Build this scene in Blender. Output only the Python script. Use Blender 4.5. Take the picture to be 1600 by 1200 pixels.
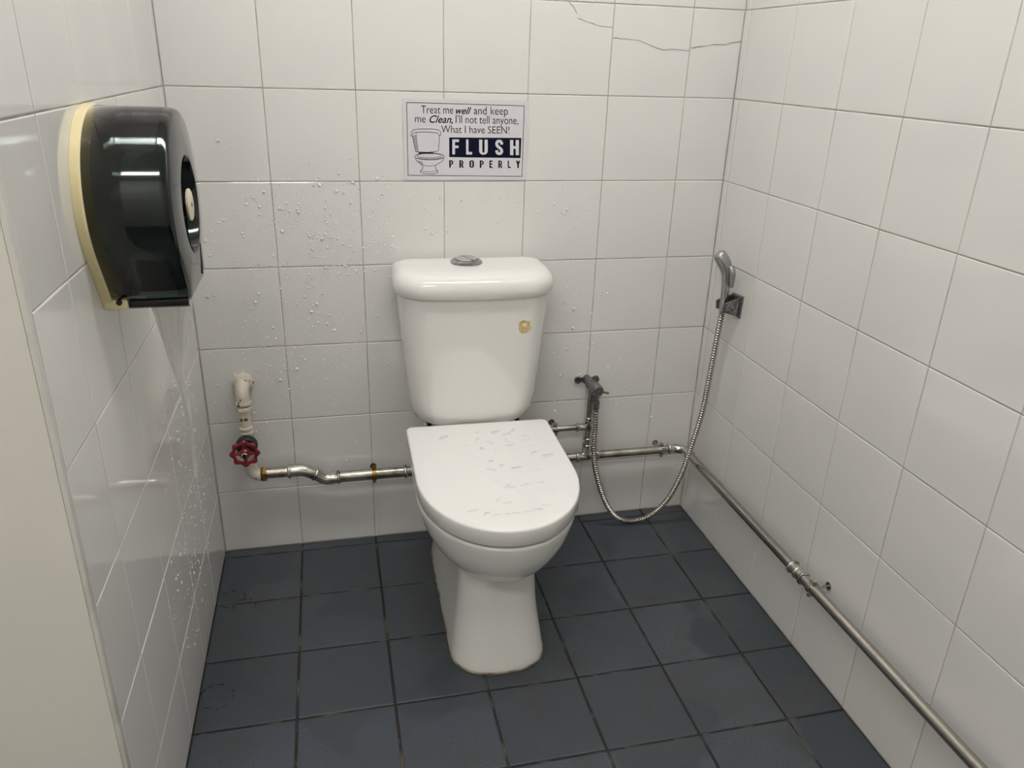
import bpy, bmesh, math, random
from mathutils import Vector, Matrix
random.seed(7)
for o in list(bpy.data.objects): bpy.data.objects.remove(o)
S = bpy.context.scene
C = S.collection
R = math.radians
PI = math.pi

# ------------------------------------------------------------------ camera
W = 1.3364                                   # room width, left wall x=0, back wall y=0, floor z=0
CEIL = 2.60
yaw, pit, rol = 0.23927, 0.39721, 0.03268
fw = Vector((math.sin(yaw)*math.cos(pit), math.cos(yaw)*math.cos(pit), -math.sin(pit)))
rt = Vector((math.cos(yaw), -math.sin(yaw), 0)); up = rt.cross(fw)
r2 = math.cos(rol)*rt + math.sin(rol)*up; u2 = -math.sin(rol)*rt + math.cos(rol)*up
cd = bpy.data.cameras.new('camera'); cam = bpy.data.objects.new('camera', cd); C.objects.link(cam)
cd.sensor_width = 36; cd.lens = 1208.69*36/1600; cd.clip_start = 0.02
M = Matrix((r2, u2, -fw)).transposed().to_4x4(); M.translation = Vector((0.32611, -1.8896, 1.25893))
cam.matrix_world = M
S.camera = cam
# ------------------------------------------------------------------ world, exposure
wd = bpy.data.worlds.new('world'); S.world = wd; wd.use_nodes = True
wd.node_tree.nodes['Background'].inputs[0].default_value = (0.8, 0.85, 0.9, 1)
wd.node_tree.nodes['Background'].inputs[1].default_value = 0.3
S.view_settings.view_transform = 'Standard'; S.view_settings.look = 'None'
S.view_settings.gamma = 1; S.view_settings.use_curve_mapping = False
S.view_settings.exposure = 0.0
LAMP_A, LAMP_B = 20.5, 29.0                    # emission of the two ceiling fittings (x, y of each below)
LAMP_COL = (1.0, 0.985, 0.95)
LAMP_POS = ((0.62, -0.85), (-0.35, -2.45))
LAMP_SIZE = (1.15, 0.22)

# ------------------------------------------------------------------ materials
def mat(name, col, rough=0.5, metal=0.0, spec=0.5, noise=None, bump=None, coat=0, trans=0, ior=1.45, rvar=None):
    m = bpy.data.materials.new(name); m.use_nodes = True
    nt = m.node_tree; b = nt.nodes['Principled BSDF']
    b.inputs['Base Color'].default_value = (*col, 1); b.inputs['Roughness'].default_value = rough
    b.inputs['Metallic'].default_value = metal; b.inputs['Specular IOR Level'].default_value = spec
    b.inputs['Coat Weight'].default_value = coat; b.inputs['Coat Roughness'].default_value = 0.05
    b.inputs['Transmission Weight'].default_value = trans; b.inputs['IOR'].default_value = ior
    tc = nt.nodes.new('ShaderNodeTexCoord')
    def noi(scale, detail=4, src='Object'):
        n = nt.nodes.new('ShaderNodeTexNoise'); n.inputs['Scale'].default_value = scale; n.inputs['Detail'].default_value = detail
        nt.links.new(tc.outputs[src], n.inputs['Vector']); return n
    if noise:                                # (colour2, scale, low, high)
        n = noi(noise[1]); r = nt.nodes.new('ShaderNodeMapRange')
        r.inputs[1].default_value = noise[2]; r.inputs[2].default_value = noise[3]
        nt.links.new(n.outputs['Fac'], r.inputs[0])
        x = nt.nodes.new('ShaderNodeMix'); x.data_type = 'RGBA'
        x.inputs[6].default_value = (*col, 1); x.inputs[7].default_value = (*noise[0], 1)
        nt.links.new(r.outputs[0], x.inputs[0]); nt.links.new(x.outputs[2], b.inputs['Base Color'])
    if rvar:                                 # (rough2, scale)
        n = noi(rvar[1]); r = nt.nodes.new('ShaderNodeMapRange')
        r.inputs[1].default_value = 0.42; r.inputs[2].default_value = 0.6
        r.inputs[3].default_value = rough; r.inputs[4].default_value = rvar[0]
        nt.links.new(n.outputs['Fac'], r.inputs[0]); nt.links.new(r.outputs[0], b.inputs['Roughness'])
    if bump:                                 # (scale, strength, distance)
        n = noi(bump[0], 3); p = nt.nodes.new('ShaderNodeBump')
        p.inputs['Strength'].default_value = bump[1]; p.inputs['Distance'].default_value = bump[2]
        nt.links.new(n.outputs['Fac'], p.inputs['Height']); nt.links.new(p.outputs[0], b.inputs['Normal'])
    return m
M_ = {}
M_['wtile'] = mat('glazed white wall tile', (0.76, 0.75, 0.728), 0.07, spec=0.75, bump=(7, 0.2, 0.002), noise=((0.73, 0.72, 0.70), 3, 0.35, 0.7))
M_['wgrout'] = mat('wall grout', (0.34, 0.315, 0.285), 0.9, noise=((0.50, 0.47, 0.43), 14, 0.4, 0.62))
M_['fgrout'] = mat('floor grout', (0.016, 0.013, 0.010), 0.55, noise=((0.10, 0.088, 0.066), 16, 0.55, 0.66))
M_['paint'] = mat('beige paint', (0.74, 0.71, 0.655), 0.55, noise=((0.705, 0.69, 0.635), 3, 0.4, 0.65), bump=(260, 0.12, 0.0006))
M_['trim'] = mat('tile trim', (0.70, 0.685, 0.645), 0.4, noise=((0.58, 0.56, 0.51), 20, 0.5, 0.75))
M_['ceil'] = mat('ceiling paint', (0.80, 0.79, 0.76), 0.8)
M_['china'] = mat('white vitreous china', (0.79, 0.78, 0.75), 0.05, spec=0.8, bump=(5, 0.1, 0.002))
M_['seat'] = mat('white seat plastic', (0.82, 0.81, 0.795), 0.16)
M_['chrome'] = mat('chrome', (0.62, 0.61, 0.59), 0.12, 1.0)
M_['dkchrome'] = mat('dark chrome', (0.36, 0.36, 0.36), 0.08, 1.0)
M_['brushed'] = mat('clean brushed pipe', (0.47, 0.445, 0.405), 0.24, 1.0, noise=((0.40, 0.375, 0.335), 6, 0.4, 0.65))
M_['steel'] = mat('worn plated steel pipe', (0.50, 0.475, 0.43), 0.22, 1.0, noise=((0.27, 0.245, 0.205), 34, 0.45, 0.7), bump=(60, 0.2, 0.0006))
M_['fitting'] = mat('press fitting steel', (0.62, 0.60, 0.56), 0.18, 1.0, noise=((0.22, 0.20, 0.165), 55, 0.5, 0.66), bump=(70, 0.3, 0.0008))
M_['brass'] = mat('tarnished brass', (0.30, 0.19, 0.06), 0.38, 1.0, noise=((0.13, 0.075, 0.025), 60, 0.4, 0.7))
M_['cream'] = mat('cream painted pipe', (0.66, 0.61, 0.52), 0.38, noise=((0.10, 0.06, 0.045), 48, 0.625, 0.645), bump=(50, 0.2, 0.001))
M_['red'] = mat('red enamel', (0.30, 0.012, 0.022), 0.28, noise=((0.16, 0.008, 0.014), 40, 0.4, 0.7))
M_['black'] = mat('black plastic', (0.008, 0.008, 0.009), 0.3)
M_['dgreen'] = mat('dark green bonnet', (0.012, 0.022, 0.018), 0.4)
M_['greym'] = mat('grey plated plastic', (0.19, 0.195, 0.195), 0.26, 0.55)
M_['dchrome'] = mat('pitted dark chrome', (0.26, 0.26, 0.255), 0.3, 0.85, noise=((0.12, 0.12, 0.12), 160, 0.45, 0.6), bump=(220, 0.4, 0.0006))
M_['bchrome'] = mat('brushed grey chrome', (0.40, 0.41, 0.41), 0.3, 0.9)
M_['hose'] = mat('steel hose', (0.42, 0.40, 0.36), 0.25, 1.0)
M_['icream'] = mat('ivory dispenser plastic', (0.78, 0.68, 0.40), 0.3)
M_['knob'] = mat('ivory knob', (0.72, 0.66, 0.50), 0.4)
M_['paperw'] = mat('roll paper', (0.80, 0.79, 0.77), 0.9)
M_['sign'] = mat('laminated paper', (0.70, 0.675, 0.71), 0.22, coat=0.5)
M_['ink'] = mat('black ink', (0.008, 0.007, 0.012), 0.5, spec=0.15)
M_['navy'] = mat('navy ink', (0.004, 0.005, 0.022), 0.5, spec=0.15)
M_['igrey'] = mat('grey ink', (0.36, 0.35, 0.38), 0.5)
M_['film'] = mat('lamination film', (0.70, 0.69, 0.665), 0.12)
M_['glue'] = mat('yellowed glue', (0.52, 0.37, 0.13), 0.45, noise=((0.68, 0.55, 0.28), 90, 0.4, 0.65))
M_['caulk'] = mat('stained sealant', (0.40, 0.35, 0.26), 0.6, noise=((0.16, 0.105, 0.05), 24, 0.45, 0.62))
M_['rust'] = mat('rust stain', (0.032, 0.017, 0.009), 0.7)
M_['limescale'] = mat('limescale', (0.36, 0.36, 0.36), 0.6)
M_['crack'] = mat('crack', (0.12, 0.11, 0.10), 0.9)
M_['water'] = mat('water', (0.97, 0.97, 0.97), 0.02, trans=0.6, ior=1.33)
M_['drops'] = mat('whitened splash droplets', (0.93, 0.93, 0.93), 0.08, trans=0.15, ior=1.33)  # near-white body stands in for the bright glints of clear water
M_['dampstreak'] = mat('grey streak', (0.42, 0.41, 0.40), 0.3)

def floor_material():
    m = mat('slate blue floor tile', (0.052, 0.066, 0.085), 0.42, spec=0.45)
    nt = m.node_tree; b = nt.nodes['Principled BSDF']; L = nt.links.new
    tc = nt.nodes.new('ShaderNodeTexCoord'); oi = nt.nodes.new('ShaderNodeObjectInfo'); g = nt.nodes.new('ShaderNodeNewGeometry')
    def noi(s, d, src, lo, hi, a=0, c=1):
        n = nt.nodes.new('ShaderNodeTexNoise'); n.inputs['Scale'].default_value = s; n.inputs['Detail'].default_value = d
        L(src, n.inputs['Vector']); r = nt.nodes.new('ShaderNodeMapRange')
        for i, v in enumerate((lo, hi, a, c)): r.inputs[i+1].default_value = v
        L(n.outputs['Fac'], r.inputs[0]); return r.outputs[0]
    def mix(fac, a, c):
        x = nt.nodes.new('ShaderNodeMix'); x.data_type = 'RGBA'; L(fac, x.inputs[0])
        for s, v in ((6, a), (7, c)):
            if isinstance(v, tuple): x.inputs[s].default_value = (*v, 1)
            else: L(v, x.inputs[s])
        return x.outputs[2]
    wet = noi(4.2, 2, g.outputs['Position'], 0.50, 0.56)
    base = mix(noi(2.2, 3, g.outputs['Position'], 0.35, 0.65), (0.064, 0.077, 0.102), (0.076, 0.088, 0.092))
    base = mix(noi(330, 3, g.outputs['Position'], 0.42, 0.62, 0, 0.7), base, (0.034, 0.041, 0.051))
    base = mix(noi(11, 6, g.outputs['Position'], 0.48, 0.72, 0, 0.75), base, (0.058, 0.056, 0.055))
    hsv = nt.nodes.new('ShaderNodeHueSaturation'); L(base, hsv.inputs['Color'])
    r = nt.nodes.new('ShaderNodeMapRange'); r.inputs[3].default_value = 0.88; r.inputs[4].default_value = 1.12
    L(oi.outputs['Random'], r.inputs[0]); L(r.outputs[0], hsv.inputs['Value'])
    L(mix(wet, hsv.outputs[0], mix(wet, hsv.outputs[0], (0.050, 0.059, 0.070))), b.inputs['Base Color'])
    rr = nt.nodes.new('ShaderNodeMapRange'); rr.inputs[3].default_value = 0.50; rr.inputs[4].default_value = 0.30
    L(wet, rr.inputs[0]); L(rr.outputs[0], b.inputs['Roughness'])
    n = nt.nodes.new('ShaderNodeTexNoise'); n.inputs['Scale'].default_value = 300; L(g.outputs['Position'], n.inputs['Vector'])
    p = nt.nodes.new('ShaderNodeBump'); p.inputs['Strength'].default_value = 0.25; p.inputs['Distance'].default_value = 0.0008
    L(n.outputs['Fac'], p.inputs['Height']); L(p.outputs[0], b.inputs['Normal'])
    return m
M_['ftile'] = floor_material()

def smoke_material():                        # tinted clear plastic: see-through body under a glossy skin
    m = bpy.data.materials.new('smoked plastic'); m.use_nodes = True; nt = m.node_tree; nt.nodes.clear()
    out = nt.nodes.new('ShaderNodeOutputMaterial'); mx = nt.nodes.new('ShaderNodeMixShader')
    t = nt.nodes.new('ShaderNodeBsdfTransparent'); t.inputs[0].default_value = (0.29, 0.35, 0.34, 1)
    gl = nt.nodes.new('ShaderNodeBsdfGlossy'); gl.inputs['Roughness'].default_value = 0.06; gl.inputs[0].default_value = (1, 1, 1, 1)
    fr = nt.nodes.new('ShaderNodeFresnel'); fr.inputs[0].default_value = 1.5
    nt.links.new(fr.outputs[0], mx.inputs[0]); nt.links.new(t.outputs[0], mx.inputs[1]); nt.links.new(gl.outputs[0], mx.inputs[2])
    nt.links.new(mx.outputs[0], out.inputs[0]); return m
M_['smoke'] = smoke_material()
def film_material():
    m = bpy.data.materials.new('thin water'); m.use_nodes = True; nt = m.node_tree; nt.nodes.clear()
    out = nt.nodes.new('ShaderNodeOutputMaterial'); mx = nt.nodes.new('ShaderNodeMixShader')
    t = nt.nodes.new('ShaderNodeBsdfTransparent'); t.inputs[0].default_value = (0.985, 0.985, 0.985, 1)
    gl = nt.nodes.new('ShaderNodeBsdfGlossy'); gl.inputs['Roughness'].default_value = 0.03
    fr = nt.nodes.new('ShaderNodeFresnel'); fr.inputs[0].default_value = 1.33
    nt.links.new(fr.outputs[0], mx.inputs[0]); nt.links.new(t.outputs[0], mx.inputs[1]); nt.links.new(gl.outputs[0], mx.inputs[2])
    nt.links.new(mx.outputs[0], out.inputs[0]); return m
M_['water'] = film_material()
def tissue_material():
    m = bpy.data.materials.new('thin tissue'); m.use_nodes = True; nt = m.node_tree; nt.nodes.clear()
    out = nt.nodes.new('ShaderNodeOutputMaterial'); mx = nt.nodes.new('ShaderNodeMixShader'); mx.inputs[0].default_value = 0.45
    d = nt.nodes.new('ShaderNodeBsdfDiffuse'); d.inputs[0].default_value = (0.90, 0.89, 0.87, 1)
    t = nt.nodes.new('ShaderNodeBsdfTranslucent'); t.inputs[0].default_value = (0.90, 0.89, 0.87, 1)
    nt.links.new(d.outputs[0], mx.inputs[1]); nt.links.new(t.outputs[0], mx.inputs[2])
    m2 = nt.nodes.new('ShaderNodeMixShader'); m2.inputs[0].default_value = 0.10
    tr = nt.nodes.new('ShaderNodeBsdfTransparent')
    nt.links.new(mx.outputs[0], m2.inputs[1]); nt.links.new(tr.outputs[0], m2.inputs[2])
    nt.links.new(m2.outputs[0], out.inputs[0]); return m
M_['tissue'] = tissue_material()
def emit_material(name, col, s):
    m = bpy.data.materials.new(name); m.use_nodes = True
    b = m.node_tree.nodes['Principled BSDF']; b.inputs['Base Color'].default_value = (0.8, 0.8, 0.8, 1)
    b.inputs['Emission Color'].default_value = (*col, 1); b.inputs['Emission Strength'].default_value = s; return m

# ------------------------------------------------------------------ mesh helpers
class MB:
    def __init__(s): s.v = []; s.f = []
    def add(s, v, f):
        k = len(s.v); s.v += [tuple(p) for p in v]; s.f += [tuple(i+k for i in q) for q in f]; return s
    def box(s, a, b):
        x0, y0, z0 = a; x1, y1, z1 = b
        v = [(x0,y0,z0),(x1,y0,z0),(x1,y1,z0),(x0,y1,z0),(x0,y0,z1),(x1,y0,z1),(x1,y1,z1),(x0,y1,z1)]
        return s.add(v, [(3,2,1,0),(4,5,6,7),(0,1,5,4),(1,2,6,5),(2,3,7,6),(3,0,4,7)])
    def loft(s, rings, cap0=True, cap1=True, closed=False):
        n = len(rings[0]); v = [p for r in rings for p in r]; f = []
        m = len(rings)
        for i in range(m if closed else m-1):
            j = (i+1) % m
            for k in range(n): f.append((i*n+k, i*n+(k+1) % n, j*n+(k+1) % n, j*n+k))
        if not closed:
            if cap0: f.append(tuple(range(n-1, -1, -1)))
            if cap1: f.append(tuple((m-1)*n+k for k in range(n)))
        return s.add(v, f)
    def tube(s, path, rad, sides=14, caps=True):
        P = [Vector(p) for p in path]; n = len(P); rings = []
        rr = rad if isinstance(rad, (list, tuple)) else [rad]*n
        t0 = (P[1]-P[0]).normalized()
        a = Vector((0, 0, 1)) if abs(t0.z) < 0.9 else Vector((1, 0, 0))
        nx = (a - a.dot(t0)*t0).normalized()
        for i in range(n):
            t = (P[min(i+1, n-1)]-P[max(i-1, 0)]).normalized()
            nx = (nx - nx.dot(t)*t).normalized(); ny = t.cross(nx)
            rings.append([P[i]+rr[i]*(math.cos(2*PI*k/sides)*nx+math.sin(2*PI*k/sides)*ny) for k in range(sides)])
        return s.loft(rings, caps, caps)
    def lathe(s, prof, o, d, sides=24):      # prof [(radius, along)]
        o = Vector(o); d = Vector(d).normalized(); a = Vector((0,0,1)) if abs(d.z) < 0.9 else Vector((1,0,0))
        nx = (a-a.dot(d)*d).normalized(); ny = d.cross(nx)
        return s.loft([[o+d*h+max(r, 1e-5)*(math.cos(2*PI*k/sides)*nx+math.sin(2*PI*k/sides)*ny) for k in range(sides)] for r, h in prof])
    def build(s, name, m, parent=None, smooth=True, angle=38, bevel=0, seg=2):
        me = bpy.data.meshes.new(name); me.from_pydata([tuple(p) for p in s.v], [], s.f); me.validate()
        bm = bmesh.new(); bm.from_mesh(me)
        if bevel:
            es = [e for e in bm.edges if len(e.link_faces) == 2 and e.calc_face_angle(0) > R(30)]
            bmesh.ops.bevel(bm, geom=es, offset=bevel, segments=seg, profile=0.5, affect='EDGES')
        bmesh.ops.recalc_face_normals(bm, faces=bm.faces); bm.to_mesh(me); bm.free()
        if smooth:
            me.polygons.foreach_set('use_smooth', [True]*len(me.polygons)); me.set_sharp_from_angle(angle=R(angle))
        me.materials.append(M_[m] if isinstance(m, str) else m)
        o = bpy.data.objects.new(name, me); C.objects.link(o)
        if parent: o.parent = parent
        return o
def tag(o, label=None, cat=None, group=None, kind=None):
    for k, v in (('label', label), ('category', cat), ('group', group), ('kind', kind)):
        if v: o[k] = v
    return o
def thing(name, label, cat, loc=(0, 0, 0), rz=0, group=None):
    o = bpy.data.objects.new(name, None); C.objects.link(o); o.location = loc; o.rotation_euler.z = rz
    o.empty_display_size = 0.05
    return tag(o, label, cat, group)
def spline(pts, n):                          # Catmull-Rom through points, evenly spaced
    P = [Vector(p) for p in pts]; P = [2*P[0]-P[1]]+P+[2*P[-1]-P[-2]]; out = []
    for i in range(1, len(P)-2):
        a, b, c, d = P[i-1:i+3]
        for k in range(24):
            t = k/24; out.append(0.5*((2*b)+(c-a)*t+(2*a-5*b+4*c-d)*t*t+(3*b-a-3*c+d)*t**3))
    out.append(P[-2])
    L = [0]
    for i in range(1, len(out)): L.append(L[-1]+(out[i]-out[i-1]).length)
    res = []; j = 0
    for k in range(n):
        s = L[-1]*k/(n-1)
        while j < len(L)-2 and L[j+1] < s: j += 1
        t = (s-L[j])/max(L[j+1]-L[j], 1e-9); res.append(out[j].lerp(out[j+1], min(max(t, 0), 1)))
    return res
def arc3(p0, pc, p1, n=8):                   # quarter bend p0 -> p1 round the corner pc
    p0, pc, p1 = Vector(p0), Vector(pc), Vector(p1)
    return [(p0-pc)*(1-math.sin(PI/2*k/n))+(p1-pc)*(1-math.cos(PI/2*k/n))+pc for k in range(n+1)]

# ------------------------------------------------------------------ room shell
GAP = 0.0014; TD = 0.0045                     # wall joint, tile body depth
SETS = {'back': (Vector((1,0,0)), Vector((0,0,1)), Vector((0,-1,0)), Vector((0,0,0))),
        'right': (Vector((0,-1,0)), Vector((0,0,1)), Vector((-1,0,0)), Vector((W,0,0))),
        'left': (Vector((0,1,0)), Vector((0,0,1)), Vector((1,0,0)), Vector((0,0,0))),
        'floor': (Vector((1,0,0)), Vector((0,1,0)), Vector((0,0,1)), Vector((0,0,0)))}
def tile_geo(w, h, d, b):                     # cushion-edged tile, face at n=0
    v = []; f = []
    def ring(i, z): return [(-w/2+i, -h/2+i, z), (w/2-i, -h/2+i, z), (w/2-i, h/2-i, z), (-w/2+i, h/2-i, z)]
    for i, z in ((0, -d), (0, -b), (b*0.35, -b*0.32), (b*1.2, 0)): v += ring(i, z)
    for r in range(3):
        for k in range(4): f.append((r*4+k, r*4+(k+1) % 4, (r+1)*4+(k+1) % 4, (r+1)*4+k))
    f.append((12, 13, 14, 15)); f.append((3, 2, 1, 0)); return v, f
cache = {}
def lay(side, us, vs, parent, m, gap, depth, bev, inview, jit):
    """one tile object for each cell in view; all cells out of view joined into one mesh"""
    U, V, N, O = SETS[side]; rest = MB(); tiles = {}
    for i in range(len(us)-1):
        for j in range(len(vs)-1):
            w = us[i+1]-us[i]-gap; h = vs[j+1]-vs[j]-gap
            if w < 0.004 or h < 0.004: continue
            cu, cv = (us[i]+us[i+1])/2, (vs[j]+vs[j+1])/2
            p = O+U*cu+V*cv
            if inview(cu, cv):
                key = (m, round(w, 4), round(h, 4))
                if key not in cache:
                    v, f = tile_geo(w, h, depth, bev); me = bpy.data.meshes.new('tile'); me.from_pydata(v, [], f)
                    me.materials.append(M_[m]); cache[key] = me
                o = bpy.data.objects.new('tile', cache[key]); C.objects.link(o)
                mw = Matrix((U, V, N)).transposed().to_4x4()
                mw = mw @ Matrix.Rotation(random.gauss(0, jit), 4, 'X') @ Matrix.Rotation(random.gauss(0, jit), 4, 'Y')
                mw.translation = p + N*random.uniform(-0.0003, 0.0003)
                o.matrix_world = mw; o.parent = parent; tiles[(i, j)] = o
            else:
                v, f = tile_geo(w, h, depth, bev); rest.add([p+U*a+V*b+N*c for a, b, c in v], f)
    if rest.v: tag(rest.build('tile_field', m, parent, smooth=False), kind='stuff')
    return tiles
ROWS = [0, 0.1817]
while ROWS[-1]+0.2005 < CEIL: ROWS.append(ROWS[-1]+0.2005)
ROWS.append(CEIL)
COLS = [0]+[0.2028+0.2*i for i in range(6)]+[W]
FR = [0, 0.0344]+[0.0344+0.2*i for i in range(1, 16)]      # floor courses, measured from the back wall
YF = -3.10; XL = -1.40                        # far limits of the washroom behind the camera
EDGE = 0.972                                  # where the tiled left wall ends

wb = tag(MB().box((-0.1, 0.0012, -0.02), (W+0.1, 0.10, CEIL)).build('wall_back', 'wgrout', smooth=False), 'white square-tiled back wall behind the toilet', kind='structure')
wr = tag(MB().box((W+0.0012, YF, -0.02), (W+0.10, 0.0012, CEIL)).build('wall_right', 'wgrout', smooth=False), 'white square-tiled wall on the right with a pipe along it', kind='structure')
wl = tag(MB().box((-0.10, -EDGE, -0.02), (-0.0012, 0.0012, CEIL)).build('wall_left', 'wgrout', smooth=False), 'white square-tiled wall on the left carrying the paper dispenser', kind='structure')
fl = tag(MB().box((XL, YF, -0.10), (W+0.0018, 0.0018, -0.0022)).build('floor', 'fgrout', smooth=False), 'slate blue square-tiled floor with dark joints', kind='structure')
ce = tag(MB().box((XL, YF, CEIL), (W+0.1, 0.1, CEIL+0.1)).build('ceiling', 'ceil', smooth=False), 'white painted ceiling', kind='structure')
wret = tag(MB().box((XL, -0.985, -0.002), (-0.0062, -EDGE-0.0005, CEIL)).build('wall_return', 'paint', smooth=False), 'plain beige painted wall end at the left edge', kind='structure')
wfl = tag(MB().box((XL-0.1, YF, -0.02), (XL, -EDGE, CEIL)).build('wall_side', 'paint', smooth=False), 'plain beige wall of the space left of the entrance', kind='structure')
wfr = tag(MB().box((XL-0.1, YF-0.1, -0.02), (W+0.1, YF, CEIL)).build('wall_front', 'paint', smooth=False), 'plain beige wall facing the toilet', kind='structure')
tr = MB().box((-0.0058, -0.9862, 0.0), (0.0008, -EDGE-0.0012, CEIL)).build('trim_1', 'trim', bevel=0.0015)
tag(tr, 'pale corner bead on the outer edge of the left wall', kind='structure')

bt = lay('back', COLS, ROWS, wb, 'wtile', GAP, TD, 0.0016, lambda u, v: v < 1.55, 0.0012)
lay('right', FR[:1]+[0.0258]+[0.0258+0.2*i for i in range(1, 15)]+[-YF], ROWS, wr, 'wtile', GAP, TD, 0.0016, lambda u, v: v < 1.45 and u < 1.3, 0.0012)
lay('left', [-EDGE, -0.8344, -0.6344, -0.4344, -0.2344, -0.0344, 0], ROWS, wl, 'wtile', GAP, TD, 0.0016, lambda u, v: v < 1.45, 0.0008)
FC = [XL]+[0.2028+0.2*i for i in range(-7, -1)]+[0.0]+COLS[1:]
ft = lay('floor', FC, [-y for y in FR[::-1]], fl, 'ftile', 0.0052, 0.006, 0.0016, lambda u, v: u > 0 and v > -1.1, 0.0015)

def ribbon(pts, wid, U, V, N, O, off):        # flat mark following a polyline on a plane
    P = [Vector(p) for p in pts]; v = []; f = []
    for i, p in enumerate(P):
        t = (P[min(i+1, len(P)-1)]-P[max(i-1, 0)]).normalized(); n = Vector((-t.y, t.x))
        w = wid[i] if isinstance(wid, list) else wid
        for s in (-1, 1): v.append(O+U*(p.x+s*n.x*w/2)+V*(p.y+s*n.y*w/2)+N*off)
    for i in range(len(P)-1): f.append((2*i, 2*i+1, 2*i+3, 2*i+2))
    return v, f
U, V, N, O = SETS['back']
for pl in ([(0.8893,1.3843),(0.9033,1.375),(0.9119,1.3605)], [(0.9145,1.3505),(0.9422,1.3432),(0.9741,1.336),(1.0016,1.3347)],
           [(1.0042,1.3121),(1.0318,1.3114),(1.0661,1.3101),(1.0933,1.3023),(1.1315,1.2906),(1.1643,1.293),(1.2019,1.2907)],
           [(1.2046,1.2972),(1.2302,1.3008),(1.2631,1.3069),(1.293,1.3064),(1.3071,1.3119),(1.3351,1.3164)]):
    q = [pl[0]]
    for a, b in zip(pl, pl[1:]):              # ragged
        for k in (1, 2, 3):
            t = k/3; q.append((a[0]+(b[0]-a[0])*t, a[1]+(b[1]-a[1])*t+(random.uniform(-0.0012, 0.0012) if k < 3 else 0)))
    MB().add(*ribbon(q, [random.uniform(0.0006, 0.0013) for _ in q], U, V, N, O, 0.0007)).build('crack', 'crack', wb, smooth=False)
# rust rings and specks on the floor at the left
U, V, N, O = SETS['floor']
def ring_stain(cx, cy, r, n):
    mb = MB()
    for k in range(n):
        a0 = random.uniform(0, 2*PI); L = random.uniform(0.15, 0.5)
        rr = r*random.uniform(0.95, 1.05)
        q = [(cx+rr*math.cos(a0+L*i/5), cy+rr*math.sin(a0+L*i/5)) for i in range(6)]
        mb.add(*ribbon(q, [0.0008]+[random.uniform(0.0014, 0.0036) for _ in range(4)]+[0.0007], U, V, N, O, 0.0009))
    for k in range(10):
        x = cx+random.gauss(0, r*1.1); y = cy+random.gauss(0, r*1.1); a = random.uniform(0, PI); L = random.uniform(0.002, 0.007)
        x = max(x, 0.006)
        mb.add(*ribbon([(x, y), (x+L*math.cos(a), y+L*math.sin(a)), (x+1.6*L*math.cos(a+0.3), y+1.6*L*math.sin(a+0.3))], [0.0006, 0.002, 0.0006], U, V, N, O, 0.0009))
    mb.build('rust_ring', 'rust', fl, smooth=False)
ring_stain(0.036, -0.215, 0.032, 12); ring_stain(0.068, -0.245, 0.026, 9); ring_stain(0.036, -0.54, 0.034, 16)

# ------------------------------------------------------------------ ceiling lamps (above the frame)
for k, (p, s) in enumerate(zip(LAMP_POS, (LAMP_A, LAMP_B))):
    t = thing('ceiling_light', ('long white ceiling light over the toilet', 'long white ceiling light near the entrance')[k], 'ceiling light', (p[0], p[1], CEIL), 0, 'ceiling lights')
    a, b = LAMP_SIZE[0]/2, LAMP_SIZE[1]/2
    if p[0]+a > W-0.03: t.location.x = W-0.03-a
    MB().box((-a-0.02, -b-0.02, -0.03), (a+0.02, b+0.02, 0)).build('housing', 'ceil', t, bevel=0.004)
    MB().box((-a, -b, -0.045), (a, b, -0.031)).build('diffuser', emit_material('lit diffuser', LAMP_COL, s), t, bevel=0.003)

# ------------------------------------------------------------------ toilet
def dshape(hw, yb, yf, ys, e=2.0, rb=0.03, nf=40):
    """D outline seen from above: straight back at yb, straight sides to ys, rounded front at yf"""
    p = []
    rb = min(rb, hw*0.98, abs(yb-ys)*0.9)
    for k in range(7):                        # back left corner, from back edge to side
        a = PI/2+PI/2*k/6; p.append((-hw+rb+rb*math.cos(a), yb-rb+rb*math.sin(a)))
    for k in range(1, 5): p.append((-hw, (yb-rb)+(ys-yb+rb)*k/5))
    for k in range(nf+1):
        a = PI+PI*k/nf; c, s = math.cos(a), math.sin(a)
        p.append((hw*math.copysign(abs(c)**(2/e), c), ys+(ys-yf)*math.copysign(abs(s)**(2/e), s)))
    for k in range(4, 0, -1): p.append((hw, (yb-rb)+(ys-yb+rb)*k/5))
    for k in range(7):
        a = PI/2*k/6; p.append((hw-rb+rb*math.cos(a), yb-rb+rb*math.sin(a)))
    return p
def lofted(secs, steps=5):
    """secs rows (z, hw, yb, yf, ys, e, rb) -> smooth rings"""
    P = [secs[0]]+secs+[secs[-1]]; rows = []
    for i in range(1, len(P)-2):
        a, b, c, d = P[i-1:i+3]
        for k in range(steps):
            t = k/steps; rows.append([0.5*((2*B)+(Cc-A)*t+(2*A-5*B+4*Cc-D)*t*t+(3*B-A-3*Cc+D)*t**3) for A, B, Cc, D in zip(a, b, c, d)])
    rows.append(secs[-1])
    return [[(x, y, r[0]) for x, y in dshape(*r[1:])] for r in rows]
toi = thing('toilet', 'white close-coupled toilet with its lid closed, standing against the back wall', 'toilet', (0.656, 0, 0), R(-1.0))
MB().loft(lofted([(0.000, .106, -.085, -.590, -.50, 2.5, .03), (0.012, .106, -.085, -.590, -.50, 2.5, .03), (0.05, .101, -.085, -.578, -.49, 2.5, .03),
                  (0.12, .092, -.085, -.560, -.475, 2.5, .03), (0.20, .087, -.085, -.556, -.47, 2.4, .03), (0.27, .088, -.085, -.560, -.47, 2.3, .03), (0.34, .092, -.085, -.565, -.47, 2.3, .03)])).build('pedestal', 'china', toi)
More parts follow.
